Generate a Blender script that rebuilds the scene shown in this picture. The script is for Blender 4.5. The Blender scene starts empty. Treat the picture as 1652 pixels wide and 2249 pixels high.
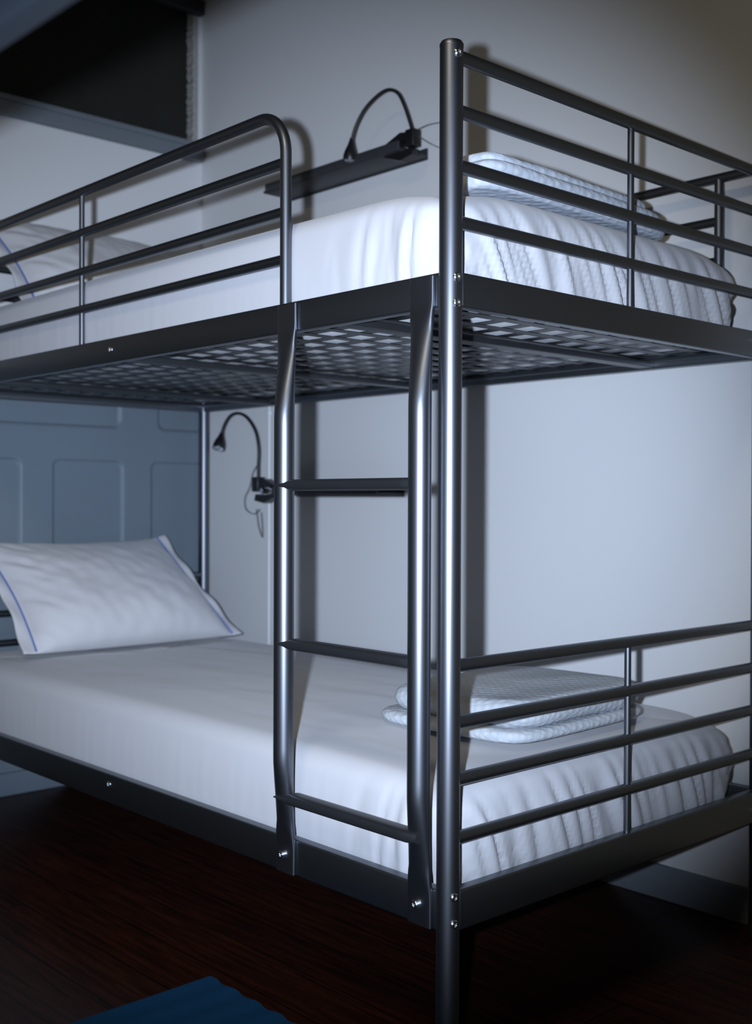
import bpy, bmesh, math, random
from math import sin, cos, pi, sqrt
from mathutils import Vector, Matrix, noise

SC = bpy.context.scene
COL = SC.collection

# ------------------------------------------------------------------ camera
FPX = 2512.6
cam_d = bpy.data.cameras.new('camera'); cam = bpy.data.objects.new('camera', cam_d); COL.objects.link(cam)
YAW, PITCH, ROLL = 0.826834, -0.0104353, 0.0038357
CAM = Vector((1.20468, -1.26092, 0.88))
_f = Vector((-sin(YAW)*cos(PITCH), cos(YAW)*cos(PITCH), sin(PITCH)))
_r = Vector((cos(YAW), sin(YAW), 0)); _u = _r.cross(_f)
R_ = _r*cos(ROLL) + _u*sin(ROLL); U_ = R_.cross(_f)
M = Matrix.Identity(4)
for i in range(3):
    M[i][0] = R_[i]; M[i][1] = U_[i]; M[i][2] = -_f[i]; M[i][3] = CAM[i]
cam.matrix_world = M
cam_d.sensor_fit = 'HORIZONTAL'; cam_d.sensor_width = 24.0; cam_d.lens = FPX/1652*24.0
cam_d.clip_start = 0.05; cam_d.clip_end = 50
cam_d.dof.use_dof = True; cam_d.dof.focus_distance = 1.85; cam_d.dof.aperture_fstop = 4.0
SC.camera = cam

# ------------------------------------------------------------------ light
SC.view_settings.view_transform = 'Standard'; SC.view_settings.look = 'None'
SC.view_settings.gamma = 1.0; SC.view_settings.use_curve_mapping = False
SC.view_settings.exposure = 0.0
w = bpy.data.worlds.new('world'); SC.world = w; w.use_nodes = True
bg = w.node_tree.nodes['Background']; bg.inputs[0].default_value = (1.0, .95, .78, 1); bg.inputs[1].default_value = 0.03

def lamp(name, typ, loc, energy, color, target=None, **kw):
    d = bpy.data.lights.new(name, typ); o = bpy.data.objects.new(name, d); COL.objects.link(o)
    o.location = loc; d.energy = energy; d.color = color
    for k, v in kw.items(): setattr(d, k, v)
    if target is not None:
        o.rotation_euler = (Vector(target)-Vector(loc)).to_track_quat('-Z', 'Y').to_euler()
    return o
# the flash on the camera, held upright: 9 cm to the left of the lens
FL = CAM - R_*0.092 + U_*0.02
lamp('camera_flash', 'SPOT', FL, 400, (.66, .79, 1.0), target=FL + _f - R_*0.045 + U_*0.022,
     spot_size=math.radians(58.5), spot_blend=.85, shadow_soft_size=0.014)
# weak warm ceiling lamp of the room
lamp('ceiling_light', 'AREA', (.5, -1.5, 2.62), 18, (1.0, .89, .66), target=(.5, -1.5, 0), shape='SQUARE', size=.6)

# ------------------------------------------------------------------ materials
def mat(name, color, rough=.5, metal=0., spec=.5, bump=None, var=None, coat=0., sheen=0.):
    m = bpy.data.materials.new(name); m.use_nodes = True
    nt = m.node_tree; b = nt.nodes['Principled BSDF']
    b.inputs['Base Color'].default_value = (*color, 1); b.inputs['Roughness'].default_value = rough
    b.inputs['Metallic'].default_value = metal; b.inputs['Specular IOR Level'].default_value = spec
    b.inputs['Coat Weight'].default_value = coat; b.inputs['Sheen Weight'].default_value = sheen
    tc = nt.nodes.new('ShaderNodeTexCoord')
    if var:
        sc, amt = var
        n = nt.nodes.new('ShaderNodeTexNoise'); n.inputs['Scale'].default_value = sc; n.inputs['Detail'].default_value = 5
        nt.links.new(tc.outputs['Object'], n.inputs['Vector'])
        mx = nt.nodes.new('ShaderNodeMix'); mx.data_type = 'RGBA'
        mx.inputs[6].default_value = (*[c*(1-amt) for c in color], 1); mx.inputs[7].default_value = (*[min(1, c*(1+amt)) for c in color], 1)
        nt.links.new(n.outputs['Fac'], mx.inputs[0]); nt.links.new(mx.outputs[2], b.inputs['Base Color'])
    if bump:
        sc, st, dist = bump
        n = nt.nodes.new('ShaderNodeTexNoise'); n.inputs['Scale'].default_value = sc; n.inputs['Detail'].default_value = 6
        nt.links.new(tc.outputs['Object'], n.inputs['Vector'])
        bp = nt.nodes.new('ShaderNodeBump'); bp.inputs['Strength'].default_value = st; bp.inputs['Distance'].default_value = dist
        nt.links.new(n.outputs['Fac'], bp.inputs['Height']); nt.links.new(bp.outputs[0], b.inputs['Normal'])
    return m

M_wall = mat('wall_paint', (.66, .655, .66), .75, spec=.25, bump=(60, .15, .002), var=(1.5, .03))
M_panel = mat('blue_grey_paint', (.15, .185, .22), .5, spec=.35, bump=(35, .12, .002), var=(6, .06))
M_trim = mat('grey_paint', (.16, .18, .205), .5, bump=(35, .12, .002), var=(8, .08))
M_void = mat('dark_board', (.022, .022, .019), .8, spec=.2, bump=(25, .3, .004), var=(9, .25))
M_plaster = mat('rough_plaster', (.36, .35, .33), .9, spec=.1, bump=(90, .6, .01), var=(70, .3))
M_ceil = mat('ceiling_paint', (.10, .10, .10), .9, spec=.1)
M_steel = mat('silver_lacquered_steel', (.175, .185, .21), .40, metal=1.0, bump=(900, .03, .0005))
M_beam = mat('grey_lacquered_steel', (.175, .19, .21), .38, metal=1.0, bump=(900, .03, .0005))
M_dark = mat('dark_lacquered_steel', (.06, .063, .07), .42, metal=.8)
M_bolt = mat('zinc_bolt', (.75, .78, .80), .22, metal=1.0)
M_cap = mat('black_cap', (.02, .02, .022), .4)
M_sheet = mat('white_cotton', (.50, .495, .52), .85, spec=.15, bump=(500, .05, .001), sheen=.15)
M_core = mat('mattress_ticking', (.84, .84, .86), .9, spec=.1, var=(18, .15))
M_pillow = mat('white_percale', (.58, .57, .59), .85, spec=.15, bump=(9, .25, .012), sheen=.15)
M_pipe = mat('blue_piping', (.13, .19, .42), .7)
M_black = mat('black_plastic', (.008, .008, .009), .38)
M_neck = mat('black_rubber_neck', (.012, .012, .014), .5)
M_lens = mat('clear_led_lens', (.75, .8, .85), .08, metal=.7)
M_shelf = mat('charcoal_shelf', (.030, .031, .034), .5, var=(20, .15))
M_cable = mat('grey_cable', (.10, .10, .11), .5)
M_wcable = mat('white_cable', (.78, .79, .8), .4)
M_bluem = mat('navy_ticking', (.012, .02, .04), .85, var=(14, .6))

def mat_rug():
    m = mat('blue_cotton_rug', (.02, .11, .24), .9, spec=.1)
    nt = m.node_tree; b = nt.nodes['Principled BSDF']
    tc = nt.nodes.new('ShaderNodeTexCoord'); wv = nt.nodes.new('ShaderNodeTexWave')
    wv.bands_direction = 'X'; wv.inputs['Scale'].default_value = 60; wv.inputs['Distortion'].default_value = 1.5
    nt.links.new(tc.outputs['Object'], wv.inputs['Vector'])
    mx = nt.nodes.new('ShaderNodeMix'); mx.data_type = 'RGBA'
    mx.inputs[6].default_value = (.006, .042, .11, 1); mx.inputs[7].default_value = (.009, .060, .145, 1)
    nt.links.new(wv.outputs['Fac'], mx.inputs[0]); nt.links.new(mx.outputs[2], b.inputs['Base Color'])
    return m
M_rug = mat_rug()

def mat_quilt(name, c1, c2, scale):
    m = mat(name, c1, .9, spec=.1); nt = m.node_tree; b = nt.nodes['Principled BSDF']
    tc = nt.nodes.new('ShaderNodeTexCoord'); mp = nt.nodes.new('ShaderNodeMapping')
    mp.inputs['Rotation'].default_value = (.6, .3, pi/4); nt.links.new(tc.outputs['Object'], mp.inputs[0])
    v = nt.nodes.new('ShaderNodeTexVoronoi'); v.inputs['Scale'].default_value = scale; v.inputs['Randomness'].default_value = .35
    nt.links.new(mp.outputs[0], v.inputs['Vector'])
    r = nt.nodes.new('ShaderNodeValToRGB'); r.color_ramp.elements[0].position = .15; r.color_ramp.elements[1].position = .55
    r.color_ramp.elements[0].color = (*c1, 1); r.color_ramp.elements[1].color = (*c2, 1)
    nt.links.new(v.outputs['Distance'], r.inputs[0]); nt.links.new(r.outputs[0], b.inputs['Base Color'])
    bp = nt.nodes.new('ShaderNodeBump'); bp.inputs['Strength'].default_value = .45; bp.inputs['Distance'].default_value = .004
    nt.links.new(v.outputs['Distance'], bp.inputs['Height']); bp.invert = True
    nt.links.new(bp.outputs[0], b.inputs['Normal'])
    return m
M_quilt = mat_quilt('pale_blue_jacquard', (.56, .58, .60), (.46, .50, .57), 62)
M_quilt2 = mat_quilt('pale_waffle_cotton', (.50, .51, .53), (.43, .46, .50), 75)

def mat_floor():
    m = mat('dark_red_boards', (.03, .012, .008), .42, spec=.3); nt = m.node_tree; b = nt.nodes['Principled BSDF']
    tc = nt.nodes.new('ShaderNodeTexCoord')
    br = nt.nodes.new('ShaderNodeTexBrick'); br.inputs['Scale'].default_value = 1.0
    br.inputs['Brick Width'].default_value = 2.4; br.inputs['Row Height'].default_value = .115
    br.inputs['Mortar Size'].default_value = .0022; br.inputs['Mortar Smooth'].default_value = .3
    br.inputs['Color1'].default_value = (.026, .0070, .0040, 1); br.inputs['Color2'].default_value = (.034, .0105, .005, 1)
    br.inputs['Mortar'].default_value = (.006, .003, .002, 1)
    nt.links.new(tc.outputs['Object'], br.inputs['Vector'])
    mp = nt.nodes.new('ShaderNodeMapping'); mp.inputs['Scale'].default_value = (2.0, 26, 1); nt.links.new(tc.outputs['Object'], mp.inputs[0])
    n = nt.nodes.new('ShaderNodeTexNoise'); n.inputs['Scale'].default_value = 3; n.inputs['Detail'].default_value = 7
    nt.links.new(mp.outputs[0], n.inputs['Vector'])
    r = nt.nodes.new('ShaderNodeValToRGB'); r.color_ramp.elements[0].position = .35; r.color_ramp.elements[0].color = (.45, .45, .45, 1)
    r.color_ramp.elements[1].position = .75; r.color_ramp.elements[1].color = (1.5, 1.35, 1.2, 1)
    nt.links.new(n.outputs['Fac'], r.inputs[0])
    mx = nt.nodes.new('ShaderNodeMix'); mx.data_type = 'RGBA'; mx.blend_type = 'MULTIPLY'; mx.inputs[0].default_value = 1
    nt.links.new(br.outputs['Color'], mx.inputs[6]); nt.links.new(r.outputs[0], mx.inputs[7]); nt.links.new(mx.outputs[2], b.inputs['Base Color'])
    bp = nt.nodes.new('ShaderNodeBump'); bp.inputs['Strength'].default_value = .3; bp.inputs['Distance'].default_value = .002
    nt.links.new(n.outputs['Fac'], bp.inputs['Height']); nt.links.new(bp.outputs[0], b.inputs['Normal'])
    return m
M_floor = mat_floor()

# ------------------------------------------------------------------ helpers
def mesh_obj(name, bm, m, parent=None, smooth=True, angle=40):
    me = bpy.data.meshes.new(name); bmesh.ops.recalc_face_normals(bm, faces=bm.faces); bm.to_mesh(me); bm.free()
    me.materials.append(m)
    if smooth:
        for p in me.polygons: p.use_smooth = True
        try: me.set_sharp_from_angle(angle=math.radians(angle))
        except Exception: pass
    o = bpy.data.objects.new(name, me); COL.objects.link(o)
    if parent: o.parent = parent
    return o
def thing(name, label, cat, group=None, loc=(0, 0, 0)):
    o = bpy.data.objects.new(name, None); COL.objects.link(o); o.location = loc
    o['label'] = label; o['category'] = cat
    if group: o['group'] = group
    return o
def tag(o, label, cat, group=None):
    o['label'] = label; o['category'] = cat
    if group: o['group'] = group
    return o
def struct(name, bm, m, **k):
    o = mesh_obj(name, bm, m, **k); o['kind'] = 'structure'; return o
def B(): return bmesh.new()
def box(bm, x0, x1, y0, y1, z0, z1, bev=0.):
    r = bmesh.ops.create_cube(bm, size=1.0); vs = r['verts']
    for v in vs:
        v.co = Vector(((x0+x1)/2+v.co.x*(x1-x0), (y0+y1)/2+v.co.y*(y1-y0), (z0+z1)/2+v.co.z*(z1-z0)))
    if bev > 0:
        es = list({e for v in vs for e in v.link_edges})
        bmesh.ops.bevel(bm, geom=es, offset=bev, segments=3, affect='EDGES', profile=.5)
    return bm
def sweep(bm, pts, rad, seg=16, cap=True, sec=None):
    """tube along pts; rad a number or list; sec(i) -> list of (a,b) section points"""
    pts = [Vector(p) for p in pts]; n = len(pts)
    t0 = (pts[1]-pts[0]).normalized(); up = Vector((0, 0, 1)) if abs(t0.z) < .9 else Vector((0, 1, 0))
    nx = t0.cross(up).normalized(); rings = []
    for i, p in enumerate(pts):
        t = (pts[min(i+1, n-1)]-pts[max(i-1, 0)]).normalized()
        nx = (nx - t*nx.dot(t)).normalized(); ny = t.cross(nx)
        if sec: ring = [p+nx*a+ny*b for a, b in sec(i)]
        else:
            r = rad[i] if isinstance(rad, (list, tuple)) else rad
            ring = [p+nx*(r*cos(2*pi*k/seg))+ny*(r*sin(2*pi*k/seg)) for k in range(seg)]
        rings.append([bm.verts.new(q) for q in ring])
    m = len(rings[0])
    for a, b in zip(rings, rings[1:]):
        for k in range(m): bm.faces.new((a[k], a[(k+1) % m], b[(k+1) % m], b[k]))
    if cap: bm.faces.new(rings[0][::-1]); bm.faces.new(rings[-1])
    return bm
def lathe(bm, prof, c, axis=Vector((0, 0, 1)), seg=24):
    axis = Vector(axis).normalized(); q = axis.to_track_quat('Z', 'Y'); c = Vector(c); rings = []
    for r, z in prof:
        rings.append([bm.verts.new(c+q@Vector((r*cos(2*pi*k/seg), r*sin(2*pi*k/seg), z))) for k in range(seg)])
    for a, b in zip(rings, rings[1:]):
        for k in range(seg): bm.faces.new((a[k], a[(k+1) % seg], b[(k+1) % seg], b[k]))
    bm.faces.new(rings[0][::-1]); bm.faces.new(rings[-1]); return bm
def spline(P, n=10):
    P = [Vector(p) for p in P]; out = []
    for i in range(len(P)-1):
        p0 = P[max(i-1, 0)]; p1 = P[i]; p2 = P[i+1]; p3 = P[min(i+2, len(P)-1)]
        for k in range(n):
            t = k/n; out.append(.5*((2*p1)+(-p0+p2)*t+(2*p0-5*p1+4*p2-p3)*t*t+(-p0+3*p1-3*p2+p3)*t**3))
    out.append(P[-1]); return out
def sstep(a, b, x):
    t = max(0, min(1, (x-a)/(b-a))); return t*t*(3-2*t)
def nz(x, y, z=0.): return noise.noise(Vector((x, y, z)))

# ------------------------------------------------------------------ room shell
FZ = -.025; WY = .985; HX = -2.135; CZ = 2.75
bm = B(); box(bm, -2.4, 3.4, -3.4, 1.2, FZ-.05, FZ); struct('floor', bm, M_floor, smooth=False)
bm = B(); box(bm, -2.4, 3.4, WY, WY+.12, FZ, CZ); struct('wall_back', bm, M_wall, smooth=False)
bm = B(); box(bm, -2.4, 3.4, -3.4, 1.2, CZ, CZ+.06); struct('ceiling', bm, M_ceil, smooth=False)
bm = B(); box(bm, 3.4, 3.52, -3.4, 1.2, FZ, CZ); struct('wall_right', bm, M_wall, smooth=False)
bm = B(); box(bm, -2.4, 3.52, -3.52, -3.4, FZ, CZ); struct('wall_front', bm, M_wall, smooth=False)
# left wall with an opening near its top: slab below, strip beside, slab above
LEDGE0, LEDGE1, VTOP, VR = 2.043, 2.103, 2.575, .948
bm = B()
box(bm, HX-.15, HX, -3.4, WY, FZ, LEDGE1-.01)
box(bm, HX-.15, HX, -3.4, WY, VTOP, CZ)
box(bm, HX-.15, HX, VR+.012, WY, LEDGE1-.02, VTOP)
struct('wall_left', bm, M_wall, smooth=False)
# ragged plaster edge of the opening
bm = B(); random.seed(4); rows = []
nn = 90
for i in range(nn+1):
    z = LEDGE1-.015 + (VTOP-LEDGE1+.015)*i/nn
    j = VR - .002 + .005*nz(z*60, 3.1) + .004*nz(z*190, 7.7)
    rows.append([bm.verts.new(v) for v in ((HX-.05, j, z), (HX+.0005, j+.003, z), (HX+.003, j+.010, z), (HX+.001, VR+.02, z))])
for a, b in zip(rows, rows[1:]):
    for k in range(3): bm.faces.new((a[k], a[k+1], b[k+1], b[k]))
struct('trim_3', bm, M_plaster)
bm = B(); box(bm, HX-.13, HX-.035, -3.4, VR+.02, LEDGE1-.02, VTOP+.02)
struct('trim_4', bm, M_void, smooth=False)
bm = B(); box(bm, HX, HX+.03, -3.4, VR+.03, VTOP-.03, VTOP+.02, .004)
struct('trim_5', bm, mat('dark_lintel', (.03, .03, .03), .7), smooth=False)
bm = B(); box(bm, HX, HX+.028, -3.4, WY-.005, LEDGE0, LEDGE1, .004); box(bm, HX, HX+.035, -3.4, WY-.005, LEDGE1-.018, LEDGE1, .003)
struct('trim_1', bm, M_trim)
# panelled wainscot
def rr(y, z, y0, y1, z0, z1, rad, bev):
    dx = max(y0+rad-y, 0, y-(y1-rad)); dz = max(z0+rad-z, 0, z-(z1-rad)); ins = min(y-y0, y1-y, z-z0, z1-z)
    d = rad-sqrt(dx*dx+dz*dz) if (dx > 0 and dz > 0) else ins
    return sstep(0, bev, d)
cols_lo = [(-.46, -.13), (-.02, .318), (.418, .672), (.773, 1.25)]
cols_hi = [(-.46, .05), (.16, .664), (.80, 1.25)]
PT = 1.27
bm = B(); ny, nzz = 300, 270; Y0 = -.6; grid = []
for i in range(ny+1):
    y = Y0+(WY-.001-Y0)*i/ny; row = []
    for j in range(nzz+1):
        z = FZ+(PT-FZ)*j/nzz; d = 0
        for a, b in cols_lo: d = max(d, rr(y, z, a, b, .12, 1.008, .028, .010))
        for a, b in cols_hi: d = max(d, rr(y, z, a, b, 1.108, 1.245, .028, .010))
        row.append(bm.verts.new((HX+.018-.009*d, y, z)))
    grid.append(row)
for i in range(ny):
    for j in range(nzz): bm.faces.new((grid[i][j], grid[i+1][j], grid[i+1][j+1], grid[i][j+1]))
box(bm, HX, HX+.018, -3.4, Y0, FZ, PT); box(bm, HX, HX+.024, -3.4, WY-.002, PT-.008, PT+.012, .003)
struct('trim_2', bm, M_panel)
bm = B(); box(bm, HX+.0, HX+.030, -3.4, WY-.002, FZ, .045, .004); struct('baseboard_left', bm, M_panel)
bm = B(); box(bm, HX+.03, 3.4, WY-.014, WY, FZ, .052, .003); struct('baseboard_back', bm, M_trim)

# ------------------------------------------------------------------ bunk bed
L, W = 2.036, .93
ZT, ZBT, ZBB, ZLT, ZLB = 1.573, 1.227, 1.174, .284, .2215
bed = thing('bunk_bed', 'silver grey metal bunk bed with ladder standing in the corner by the white wall', 'bunk bed')
def bolt(p, axis, parent, r=.0068):
    b_ = B(); q = Vector(axis).normalized()
    lathe(b_, [(r, -.004), (r, .0015), (r*.82, .0028), (r*.45, .0030), (r*.42, .0012), (r*.05, .0010)], p, q, 18)
    return mesh_obj('bolt', b_, M_bolt, parent)
def post(x, y, xs):
    b_ = B(); lathe(b_, [(.0155, FZ+.02), (.018, FZ+.022), (.018, ZT-.012), (.0178, ZT-.004)], (x, y, 0), seg=40)
    o = mesh_obj('post', b_, M_steel, bed)
    b_ = B(); lathe(b_, [(.0184, ZT-.007), (.0184, ZT-.003), (.016, ZT+.001), (.008, ZT+.003), (.001, ZT+.0033)], (x, y, 0), seg=32)
    mesh_obj('end_cap', b_, M_steel, o)
    b_ = B(); lathe(b_, [(.0185, FZ), (.019, FZ+.003), (.019, FZ+.026), (.0182, FZ+.028)], (x, y, 0), seg=32)
    mesh_obj('foot_cap', b_, M_cap, o)
    for z in (1.553, 1.2165, 1.178, .2785, .238): bolt((x+xs*.0172, y-.004, z), (xs, -.12 if y < .5 else .12, 0), o)
    return o
P0 = post(0, 0, 1); post(0, W, 1); post(-L, 0, -1); post(-L, W, -1)
# side beams (angle section), front and rear, both bunks
def side_beam(y, z0, z1, s, bx):
    b_ = B(); box(b_, -L+.012, -.012, y-.011, y+.011, z0, z1, .0035)
    box(b_, -L+.03, -.03, min(y, y+s*.035), max(y, y+s*.035), z0+.012, z0+.016)
    o = mesh_obj('side_beam', b_, M_beam, bed)
    for x, z in bx: bolt((x, y-s*.0105, z), (0, -s, 0), o)
    return o
side_beam(0, ZBB, ZBT, 1, [(-1.0, 1.202)])
side_beam(0, ZLB, ZLT, 1, [(-1.005, .262)])
side_beam(W, ZBB, ZBT, -1, [(-1.0, 1.202)])
side_beam(W, ZLB, ZLT, -1, [(-1.005, .262)])
def end_beam(x, z0, z1, s):
    b_ = B(); box(b_, x-.011, x+.011, .014, W-.014, z0, z1, .0035)
    box(b_, min(x, x-s*.035), max(x, x-s*.035), .03, W-.03, z0+.012, z0+.016)
    return mesh_obj('end_beam', b_, M_beam, bed)
for x, s in ((0, 1), (-L, -1)):
    end_beam(x, ZBB, ZBT, s); end_beam(x, ZLB, ZLT, s)
    for zs, zb in (((1.5556, 1.4733, 1.3897, 1.3044), ZBT), ((.6262, .5388, .4515, .3614), ZLT)):
        for k, z in enumerate(zs):
            b_ = B(); sweep(b_, [(x, .010, z), (x, W-.010, z)], .0104, 20); mesh_obj('end_rail', b_, M_beam, bed)
        b_ = B(); sweep(b_, [(x, W/2, zb-.004), (x, W/2, zs[0])], .0062, 14); mesh_obj('end_upright', b_, M_steel, bed)
# front guard rail: bent tube with bars, stops at the ladder
GX = -.405; GZ = 1.571
pts = [(GX, 0, ZBT-.012)]; rb = .075
pts += [(GX, 0, GZ-rb-.10*k/1) for k in (1,)] + [(GX-rb+rb*cos(a), 0, GZ-rb+rb*sin(a)) for a in [pi/2*k/12 for k in range(13)]]
pts += [(-L+.012, 0, GZ)]
b_ = B(); sweep(b_, pts, .0103, 20); gr = mesh_obj('guard_rail', b_, M_steel, bed)
for z in (1.4791, 1.3915, 1.307):
    b_ = B(); sweep(b_, [(GX, 0, z), (-L+.012, 0, z)], .0098, 18); mesh_obj('guard_bar', b_, M_beam, gr)
b_ = B(); sweep(b_, [(-1.148, 0, ZBT-.004), (-1.148, 0, GZ)], .0062, 14); mesh_obj('guard_upright', b_, M_steel, gr)
b_ = B(); sweep(b_, [(-1.80, 0, ZBT-.004), (-1.80, 0, GZ)], .0062, 14); mesh_obj('guard_upright', b_, M_steel, gr)
# rear guard rail
b_ = B(); sweep(b_, [(-.012, W, 1.568), (-L+.012, W, 1.568)], .0103, 20); g2 = mesh_obj('guard_rail', b_, M_steel, bed)
for z in (1.477, 1.3915, 1.307):
    b_ = B(); sweep(b_, [(-.10, W, z), (-L+.10, W, z)], .0098, 18); mesh_obj('guard_bar', b_, M_beam, g2)
for x in (-.10, -1.0, -L+.10):
    b_ = B(); sweep(b_, [(x, W, ZBT-.004), (x, W, 1.568)], .010 if x != -1.0 else .0062, 16); mesh_obj('guard_upright', b_, M_steel, g2)
# ladder rails: round tubes flattened where they bolt to the beams
def ladder_rail(x, xf):
    z0, z1 = ZLB+.002, ZBT-.005; N = 110
    b_ = B(); rings = []; m = 32
    for i in range(N+1):
        z = z0+(z1-z0)*i/N
        q = min(z-(ZLT-.01), (ZBB+.006)-z); w_ = sstep(0, .17, q); w2 = min(1, max(0, q/.15))**.8
        v = [0, -.0148-.0207*w_, .0250-.0068*w2, .0034+.0142*w2, w_]
        e = 2+2.5*max(0, 1-w_*8)
        ring = []
        for k in range(m):
            th = 2*pi*k/m; c, s_ = cos(th), sin(th)
            px = math.copysign(abs(c)**(2/e), c)*v[2]; py = math.copysign(abs(s_)**(2/e), s_)*v[3]
            ring.append(b_.verts.new((xf+(x-xf)*v[4]+px, v[1]+py, z)))
        rings.append(ring)
    for a, b in zip(rings, rings[1:]):
        for k in range(m): b_.faces.new((a[k], a[(k+1) % m], b[(k+1) % m], b[k]))
    b_.faces.new(rings[0][::-1]); b_.faces.new(rings[-1])
    o = mesh_obj('ladder_rail', b_, M_steel, bed, angle=60)
    bolt((xf-.004, -.0212, .255), (0, -1, 0), o)
    return o
LX1, LX2 = -.362, -.029
ladder_rail(LX1, -.381); ladder_rail(LX2, -.046)
for z in (.905, .632, .366):
    b_ = B(); N = 12; rings = []
    xs = [LX1-.005, LX1+.017, LX1+.03] + [LX1+.03+(LX2-LX1-.06)*k/6 for k in range(1, 6)] + [LX2-.03, LX2-.017, LX2+.005]
    for i, x in enumerate(xs):
        hy, hz = ((.0180, .0016), (.0180, .0050))[i] if i < 2 else ((.010, .0085) if i == len(xs)-1 else (.0165, .0098))  # thin left end laps the rail front, imitating the rung's dark reflection there
        rings.append([b_.verts.new((x, -.036+math.copysign(abs(cos(a))**.65, cos(a))*hy, z+math.copysign(abs(sin(a))**.65, sin(a))*hz)) for a in [2*pi*k/24 for k in range(24)]])
    for a, b in zip(rings, rings[1:]):
        for k in range(24): b_.faces.new((a[k], a[(k+1) % 24], b[(k+1) % 24], b[k]))
    b_.faces.new(rings[0][::-1]); b_.faces.new(rings[-1])
    mesh_obj('ladder_rung', b_, M_dark, bed)
# steel mesh bases with cross bars
def mesh_base(z, par, x0=-L+.02, x1=-.02, y0=.02, y1=W-.02, px=.075, py=.0735, wd=.025, name='mesh_base', m=M_dark):
    b_ = B(); k = 0
    while x0+.02+k*px < x1:
        x = x0+.02+k*px; box(b_, x-wd/2, x+wd/2, y0, y1, z-.0012, z); k += 1
    k = 0
    while y0+.03+k*py < y1:
        y = y0+.03+k*py; box(b_, x0, x1, y-wd/2, y+wd/2, z, z+.0012); k += 1
    return mesh_obj(name, b_, m, par, smooth=False)
def base(z, par, xs=(-.27, -.97, -1.66)):
    mb = mesh_base(z+.004, par)
    b_ = B()
    for (a, b, c, d) in ((-L+.012, -L+.04, .02, W-.02), (-.04, -.012, .02, W-.02), (-L+.02, -.02, .012, .034), (-L+.02, -.02, W-.034, W-.012)):
        box(b_, a, b, c, d, z-.003, z+.0015)
    mesh_obj('mesh_rim', b_, M_dark, mb, smooth=False)
    for x in xs:
        b_ = B(); box(b_, x-.019, x+.019, .011, W-.011, z-.016, z-.003, .002); mesh_obj('cross_bar', b_, M_dark, mb)
    return mb
base(1.193, bed); base(.246, bed)

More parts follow.
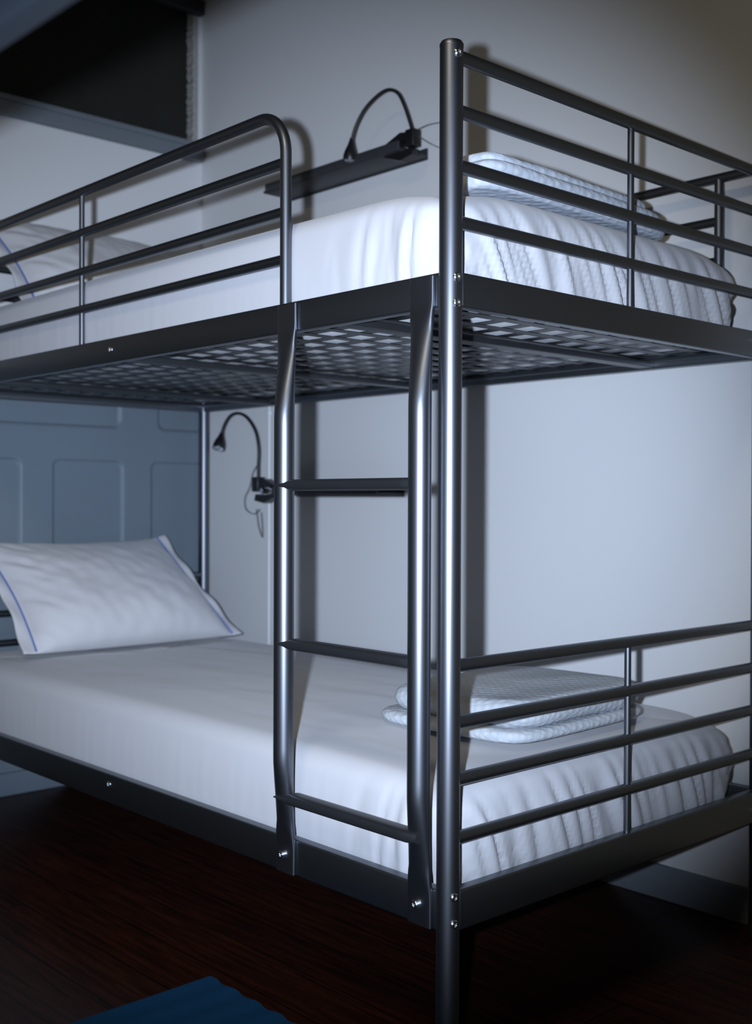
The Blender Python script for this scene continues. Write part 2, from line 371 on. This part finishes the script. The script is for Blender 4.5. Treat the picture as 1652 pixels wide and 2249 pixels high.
# ------------------------------------------------------------------ mattresses with fitted sheets
def mattress(z0, z1, label, seed, crown=.006):
    x0, x1, y0, y1 = -L+.025, -.028, .024, .888
    root = thing('mattress', label, 'mattress', 'white sheeted mattresses on the bunk bed', ((x0+x1)/2, (y0+y1)/2, z0))
    inv = Vector(root.location)
    R = .036; b_ = B(); dx = .0080
    per = []
    # perimeter of rounded rectangle
    rc = .06
    def seg(a, b):
        n = max(2, int((Vector(b)-Vector(a)).length/dx))
        for k in range(n): per.append((Vector(a).lerp(Vector(b), k/n), None))
    pts = []
    def line(a, b, nrm):
        n = int((Vector(b)-Vector(a)).length/dx)
        for k in range(n): pts.append((Vector(a).lerp(Vector(b), k/n), Vector(nrm)))
    def arc(c, a0):
        for k in range(9):
            a = a0+pi/2*k/9; pts.append((Vector(c)+Vector((cos(a), sin(a)))*rc, Vector((cos(a), sin(a)))))
    line((x0+rc, y0), (x1-rc, y0), (0, -1)); arc((x1-rc, y0+rc), -pi/2)
    line((x1, y0+rc), (x1, y1-rc), (1, 0)); arc((x1-rc, y1-rc), 0)
    line((x1-rc, y1), (x0+rc, y1), (0, 1)); arc((x0+rc, y1-rc), pi/2)
    line((x0, y1-rc), (x0, y0+rc), (-1, 0)); arc((x0+rc, y0+rc), pi)
    n = len(pts)
    H = z1-z0
    # profile: (inset, height)
    prof = [(.10, 0), (.05, .0), (.012, .002), (.0, .010)] + [(0, .010+(H-R-.010)*k/16) for k in range(1, 17)]
    prof += [(R-R*cos(a), H-R+R*sin(a)) for a in [pi/2*k/9 for k in range(1, 10)]]
    prof += [(R+.012*k, H) for k in range(1, 5)]
    rings = []
    for ins, h in prof:
        ring = []
        for (p, nr) in pts:
            q = p-nr*ins; t = h/H
            s = p.x if abs(nr.y) > abs(nr.x) else p.y   # coordinate along the side
            bulge = .010*sin(pi*min(1, t))
            sign_ = 1
            dc = min((Vector((p.x-cx, p.y-cy))).length for cx in (x0, x1) for cy in (y0, y1))
            endside = 1 if nr.x > .5 or nr.x < -.5 else 0
            A = (.0115 if endside else .0003+.011*math.exp(-(dc/.16)**2))
            # tension folds pulled down and sideways
            sl = -.55*sign_ if endside else .12
            ph = s*(1.0)+sl*(H-h)*(1 if seed % 2 else .8)
            f = abs(nz(ph*23, t*.35, seed*3.3))**.7*1.3+.5*abs(nz(ph*55, t*.5, seed*5.1)) - .45
            f2 = nz(ph*90, t*.6, seed)*.14
            fade = (1-sstep(.5, 1.0, t))*sstep(-.05, .12, t)*1.1+.04
            if ins > .3*R: fade *= .5
            d = bulge + A*(f+f2)*fade*1.5
            zz = z0+h + (crown*sin(pi*(p.x-x0)/(x1-x0)) if h > H*.5 else 0)
            # corners sag where the sheet pulls
            if t > .5: zz -= .022*math.exp(-(dc/.09)**2)*sstep(.5, 1, t)
            q = q+nr*d
            ring.append(b_.verts.new(Vector((q.x, q.y, zz))-inv))
        rings.append(ring)
    for a, b in zip(rings, rings[1:]):
        for k in range(n): b_.faces.new((a[k], a[(k+1) % n], b[(k+1) % n], b[k]))
    # top surface: shrink the last ring towards the centre line
    last = rings[-1]; cx, cy = (x0+x1)/2, (y0+y1)/2
    cur = last; base_co = [v.co+inv for v in last]
    hx = (x1-x0)/2-(y1-y0)/2
    for j in range(1, 26):
        t = j/25; ring = []
        for c in base_co:
            tx = max(cx-hx, min(cx+hx, c.x)); x = c.x+(tx-c.x)*t; y = c.y+(cy-c.y)*t
            if abs(c.x-cx) > hx: x = c.x+((cx+math.copysign(hx, c.x-cx))-c.x)*t
            fx = 1-sstep(.0, .5, t)
            wr = .004*nz(x*2.6, y*9, seed)+.0028*nz(x*5+y*3, y*16-x*2, seed+9)+.0012*nz(x*16, y*40, seed)
            zc = z1+crown*sin(pi*(x-x0)/(x1-x0)); ring.append(b_.verts.new(Vector((x, y, c.z*(1-t)+zc*t+.004*sin(pi*t/2)+wr*sstep(0, .15, t)))-inv))
        for k in range(n): b_.faces.new((cur[k], cur[(k+1) % n], ring[(k+1) % n], ring[k]))
        cur = ring
    bmesh.ops.remove_doubles(b_, verts=b_.verts, dist=.0003)
    mesh_obj('fitted_sheet', b_, M_sheet, root, angle=180)
    b_ = B(); box(b_, x0+.02-inv.x, x1-.02-inv.x, y0+.02-inv.y, y1-.02-inv.y, .003, .05, .01)
    mesh_obj('mattress_pad', b_, M_core, root)
    return root
mattress(1.1985, 1.382, 'thick mattress in a white fitted sheet on the upper bunk', 3)
mattress(.2515, .435, 'thick mattress in a white fitted sheet on the lower bunk', 6)

# ------------------------------------------------------------------ pillows
def pillow(zb, label, seed):
    root = thing('pillow', label, 'pillow', 'white pillows at the head of the bunk bed', (-1.86, .47, zb))
    loc = Vector(root.location)
    nu, nv = 110, 70
    def P(u, v, side):
        # u -1..1 across (y), v 0..1 upward, side +1 front
        fl = .90   # flange starts
        au = min(1, abs(u)/(fl-.02)); th = (max(0, 1-au**3.2))**.6*(max(0, 1-abs(2*v-1)**3))**.55
        flat = .0045 if abs(u) < 1 else .003
        yl = .135+.0*v-.035*v; yr = .862-.085*v
        yy = (yl+yr)/2+u*(yr-yl)/2
        # corners stick out, edges pulled in
        pin = .020*sin(pi*v)
        yy -= math.copysign(pin, u)*abs(u)**3
        sg = (1-abs(u)**2.2)*.028
        vv = v
        s = .43*vv
        ctr_x = -1.725-.62*s - .10*vv*vv*.5
        ctr_z = zb+.018+.74*s-.02*v*v
        ctr_z += -sg*(v**3)*.8 + (.006 if u > 0 else .020)*abs(u)**5*(v**2) 
        if v < .2: ctr_z = max(ctr_z, zb+.008)
        # wrinkles
        wr = .006*nz(u*2.2+v*3, v*3.0-u*1.2, seed)+.0035*nz(u*7+v*6, v*8-u*5, seed+4)
        wl = .010*math.exp(-((u+.82)/.22)**2)*nz(u*3, v*13+u*9, seed+8)
        nrm = Vector((.80, 0, .60))
        t = .088*th*(1.15-.35*v)
        off = (flat+t)*side*(1 if side > 0 else .55) + (wr+wl)*(th**.3 if th > 0 else 0)*(1 if side > 0 else .3)
        fw = .006*sin(v*19+seed)*sstep(fl, 1, abs(u))
        p = Vector((ctr_x, yy, ctr_z))+nrm*(off+fw)
        p.z = max(p.z, zb+.001)
        return p-loc
    b_ = B(); F = []; K = []
    for i in range(nu+1):
        u = -1+2*i/nu
        F.append([b_.verts.new(P(u, j/nv, 1)) for j in range(nv+1)]); K.append([b_.verts.new(P(u, j/nv, -1)) for j in range(nv+1)])
    for i in range(nu):
        for j in range(nv):
            b_.faces.new((F[i][j], F[i+1][j], F[i+1][j+1], F[i][j+1])); b_.faces.new((K[i][j], K[i][j+1], K[i+1][j+1], K[i+1][j]))
    for i in range(nu):
        b_.faces.new((F[i][0], K[i][0], K[i+1][0], F[i+1][0])); b_.faces.new((F[i][nv], F[i+1][nv], K[i+1][nv], K[i][nv]))
    for j in range(nv):
        b_.faces.new((F[0][j], F[0][j+1], K[0][j+1], K[0][j])); b_.faces.new((F[nu][j], K[nu][j], K[nu][j+1], F[nu][j+1]))
    mesh_obj('pillowcase', b_, M_pillow, root, angle=180)
    for u in (-.90, .90):
        b_ = B(); sweep(b_, [P(u, .01+.98*k/40, 1)+Vector((.0035, 0, .0025)) for k in range(41)], .0030, 8)
        o = mesh_obj('piping', b_, M_pipe, root); o['label'] = 'thin blue piping'
    return root
pillow(.437, 'white pillow with blue piping leaning at the head of the lower bunk', 2)
pillow(1.384, 'white pillow with blue piping at the head of the upper bunk', 2)

# ------------------------------------------------------------------ folded quilts
def quilt(c, sx, sy, hs, label, seed, m, rot=0., tilt=0.):
    """folded cover: a long strip of thick cloth folded back and forth (one continuous mesh)"""
    root = None; b_ = B(); z = 0; nL = len(hs)
    for li, (h, ox, oy, kx, ky) in enumerate(hs):
        ax, ay = sx*kx/2, sy*ky/2; nu, nv = 64, 10; rr_ = h/2
        # superellipse slab with puffed rim
        rings = []
        prof = [(1-(1-cos(a))*0, 0) for a in ()]
        N = 96
        for j in range(0, 17):
            a = -pi/2+pi*j/16
            ins = rr_*(1-cos(a))*1.1; hz = z+rr_+rr_*sin(a)
            ring = []
            for k in range(N):
                th = 2*pi*k/N; e = 6
                x = math.copysign(abs(cos(th))**(2/e), cos(th))*(ax-ins); y = math.copysign(abs(sin(th))**(2/e), sin(th))*(ay-ins)
                d = 1+.018*nz(x*9+seed, y*9, li*3.1)
                ring.append((x*d+ox, y*d+oy, hz))
            rings.append(ring)
        full = []
        def disp(x, y, zz):
            t = .005*nz(x*8, y*8, seed+li)+.0004*nz(x*25, y*25, seed)
            sag = 0
            return Vector((x, y, max(0.0005, zz + (t if zz > .006 else 0) + tilt*zz*(y/sy)*2)))
        # inner rings to close
        bot = [[(x*f+ox*(1-f), y*f+oy*(1-f), rings[0][0][2]) for x, y, _ in rings[0]] for f in (.02, .5)]
        top = [[(x*f+ox*(1-f), y*f+oy*(1-f), rings[-1][0][2]) for x, y, _ in rings[-1]] for f in (.9, .75, .6, .45, .3, .15, .02)]
        allr = bot+rings+top
        vr = [[b_.verts.new(disp(*p)) for p in r] for r in allr]
        for a, b in zip(vr, vr[1:]):
            for k in range(N): b_.faces.new((a[k], a[(k+1) % N], b[(k+1) % N], b[k]))
        b_.faces.new(vr[0][::-1]); b_.faces.new(vr[-1])
        z += h*.86
    o = mesh_obj('folded_quilt', b_, m, None, angle=180)
    o.location = c; o.rotation_euler = (0, 0, rot)
    return tag(o, label, 'quilt')
quilt((-.285, .485, .4485), .375, .46, [(.022, 0, 0, 1.0, 1.0), (.052, .004, .012, .95, .95)],
      'pale waffle cotton cover folded flat near the foot of the lower bunk', 3, M_quilt2, rot=.06)
quilt((-.118, .415, 1.394), .135, .57, [(.028, 0, 0, 1.0, 1.0), (.026, .003, -.005, .98, .96), (.020, -.002, -.02, .92, .86)],
      'pale blue patterned cover folded on the foot of the upper bunk', 7, M_quilt, rot=.04)

# ------------------------------------------------------------------ wall shelves
def shelf(x0, x1, z, label, d=.112):
    root = thing('wall_shelf', label, 'shelf', 'dark wall shelves beside the bunk bed', ((x0+x1)/2, WY, z)); lc = Vector(root.location)
    b_ = B(); box(b_, x0-lc.x, x1-lc.x, -d, -.0005, 0, .008, .0015); mesh_obj('shelf_board', b_, M_shelf, root)
    b_ = B(); box(b_, x0+.012-lc.x, x1-lc.x, -d-.003, -d+.004, .001, .026, .0015); mesh_obj('front_lip', b_, M_shelf, root)
    b_ = B(); box(b_, x0-lc.x, x1-lc.x, -.006, -.0005, -.004, .028, .001); mesh_obj('wall_plate', b_, M_shelf, root)
    return root
shelf(-1.632, -1.028, 1.822, 'long dark wall shelf above the upper bunk')
shelf(-1.60, -1.115, .893, 'dark wall shelf behind the top ladder rung above the lower bunk', .108)

# ------------------------------------------------------------------ clip lamps
def clip_lamp(anchor, jaw_dir, neck, head_axis, label, cables):
    root = thing('clip_lamp', label, 'lamp', 'black clip-on reading lamps', anchor); a = Vector(anchor)
    jd = Vector((jaw_dir, 0, 0))
    b_ = B()
    # jaws: two long wedge plates gripping the shelf, spring and body block
    for s in (1, -1):
        lo = [(-.038, .010*s), (.000, .012*s), (.066, .0075*s), (.068, .016*s), (.004, .038*s), (-.044, .030*s)]
        va = [b_.verts.new((jaw_dir*x, -.014, z)) for x, z in lo]; vb = [b_.verts.new((jaw_dir*x, .014, z)) for x, z in lo]
        b_.faces.new(va); b_.faces.new(vb[::-1])
        for k in range(6): b_.faces.new((va[k], vb[k], vb[(k+1) % 6], va[(k+1) % 6]))
    for s in (-1, 1):
        box(b_, min(jaw_dir*.036, jaw_dir*.052), max(jaw_dir*.036, jaw_dir*.064), -.014, .014, s*.0105-.004, s*.0105+.004, .001)
    mesh_obj('clamp', b_, M_black, root, smooth=False)
    b_ = B(); sweep(b_, [(jaw_dir*-.002, -.018, 0), (jaw_dir*-.002, .018, 0)], .0085, 16)
    mesh_obj('spring', b_, M_bolt, root)
    n0 = Vector(neck[0])-a
    b_ = B(); box(b_, n0.x-.016, n0.x+.016, n0.y-.015, n0.y+.015, min(.012, n0.z-.040), n0.z+.006, .003)
    mesh_obj('switch_housing', b_, M_black, root)
    b_ = B(); P = spline([Vector(p)-a for p in neck], 12); sweep(b_, P, .0048, 14); mesh_obj('gooseneck', b_, M_neck, root)
    e = P[-1]; ax = Vector(head_axis).normalized()
    b_ = B(); lathe(b_, [(.0055, -.012), (.0070, -.004), (.0110, .010), (.0165, .024), (.0195, .036), (.0200, .050), (.0190, .0515), (.0172, .049)], e, ax, 28)
    h = mesh_obj('lamp_head', b_, M_black, root)
    b_ = B(); lathe(b_, [(.0170, .0485), (.0165, .0515), (.011, .0545), (.001, .0555)], e, ax, 24)
    mesh_obj('lens', b_, M_lens, h)
    for c in cables:
        b_ = B(); sweep(b_, spline([Vector(p)-a for p in c], 8), .0013, 6); mesh_obj('cord', b_, M_cable, root)
    return root
clip_lamp((-1.035, .90, 1.836), -1,
          [(-.998, .895, 1.868), (-1.012, .895, 1.905), (-1.030, .892, 1.95), (-1.052, .89, 1.985), (-1.085, .885, 2.001), (-1.125, .88, 1.992), (-1.17, .875, 1.965), (-1.203, .872, 1.925), (-1.218, .87, 1.885)],
          (-.10, -.04, -1), 'black gooseneck clip lamp on the end of the shelf above the upper bunk',
          [[(-.99, .90, 1.872), (-.965, .92, 1.885), (-.93, .94, 1.888), (-.90, .96, 1.885)], [(-.99, .90, 1.86), (-.96, .92, 1.835), (-.93, .95, 1.815), (-.915, .97, 1.80)]])
clip_lamp((-1.655, .905, .907), 1,
          [(-1.690, .90, .945), (-1.690, .90, .985), (-1.688, .90, 1.04), (-1.705, .90, 1.095), (-1.745, .898, 1.138), (-1.79, .896, 1.156), (-1.832, .894, 1.150), (-1.862, .892, 1.122), (-1.876, .89, 1.09)],
          (.22, -.42, -1), 'black gooseneck clip lamp beside the ladder above the lower bunk',
          [[(-1.69, .897, .99), (-1.712, .895, .965), (-1.725, .892, .92), (-1.748, .89, .885), (-1.742, .89, .85), (-1.70, .89, .835), (-1.675, .895, .85)],
           [(-1.70, .90, .85), (-1.69, .90, .80), (-1.672, .90, .765), (-1.668, .90, .77), (-1.67, .90, .80), (-1.675, .9, .84)]])

# thin white cable down the wall with its clip
root = thing('wall_cable', 'thin white cable running down the wall behind the left ladder rail', 'cable', loc=(-1.742, WY, 1.16))
b_ = B(); sweep(b_, [(0, -.003, .06), (0, -.003, -.75)], .0026, 10); mesh_obj('cord', b_, M_wcable, root)
b_ = B(); lathe(b_, [(.0065, -.001), (.0065, .006), (.004, .0085), (.001, .009)], (0, 0, 0), (0, -1, 0), 16); mesh_obj('clip', b_, M_wcable, root)

# ------------------------------------------------------------------ rug on the floor
b_ = B(); x0, x1, y1, y0 = -.583, .35, -.036, -.84; nx_, ny_ = 240, 60; G = []
for i in range(nx_+1):
    x = x0+(x1-x0)*i/nx_; row = []
    for j in range(ny_+1):
        t = j/ny_; y = y0+(y1-y0)*t
        rib = .0022*(.5+.5*cos((x-x0)*2*pi/.066+.6*nz(y*3, x*2)))*(1-.3*sstep(.0, .1, (x1-x)))
        yy = y+.003*sin((x-x0)*2*pi/.066)*sstep(.9, 1, t)
        row.append(b_.verts.new((x, yy, FZ+.006+rib+.002*nz(x*6, y*6))))
    G.append(row)
for i in range(nx_):
    for j in range(ny_): b_.faces.new((G[i][j], G[i+1][j], G[i+1][j+1], G[i][j+1]))
border = [e for e in b_.edges if len(e.link_faces) == 1]
ex = bmesh.ops.extrude_edge_only(b_, edges=border)
for v in [g for g in ex['geom'] if isinstance(g, bmesh.types.BMVert)]: v.co.z = FZ+.0005
rug = mesh_obj('rug', b_, M_rug, None)
tag(rug, 'ribbed blue cotton rug on the dark floor in front of the bunk bed', 'rug')

# ------------------------------------------------------------------ neighbouring bunk (its upper edge enters the top left corner)
nb = thing('bunk_bed', 'second bunk close to the camera, its blue-grey upper edge in the top left corner', 'bunk bed', loc=(1.4, -1.35, FZ))
lc = Vector(nb.location); NX0, NX1, NY0, NY1, NZ = -.05, 2.42, -.924, -1.83, 1.19
M_nb = mat('blue_grey_lacquer', (.006, .009, .014), .6, metal=.1)
for x in (NX0, NX1):
    for y in (NY0, NY1):
        b_ = B(); lathe(b_, [(.018, FZ), (.018, 1.57), (.010, 1.575)], Vector((x, y, 0))-lc, seg=28); mesh_obj('post', b_, M_nb, nb)
    b_ = B(); box(b_, x-.011-lc.x, x+.011-lc.x, NY1-lc.y, NY0-lc.y, NZ-lc.z, NZ+.053-lc.z, .003); mesh_obj('end_beam', b_, M_nb, nb)
for y in (NY0, NY1):
    b_ = B(); box(b_, NX0-lc.x, NX1-lc.x, y-.011-lc.y, y+.011-lc.y, NZ-lc.z, NZ+.053-lc.z, .003); mesh_obj('side_beam', b_, M_nb, nb)
o = mesh_base(NZ+.018-lc.z, nb, NX0+.02-lc.x, NX1-.02-lc.x, NY1+.02-lc.y, NY0-.02-lc.y, m=M_nb)
b_ = B(); box(b_, NX0+.02, NX1-.02, NY1+.03, NY0-.03, NZ+.023, NZ+.17, .03)
o = mesh_obj('mattress', b_, M_bluem, None); tag(o, 'dark blue mattress on the bunk in the top left corner', 'mattress')
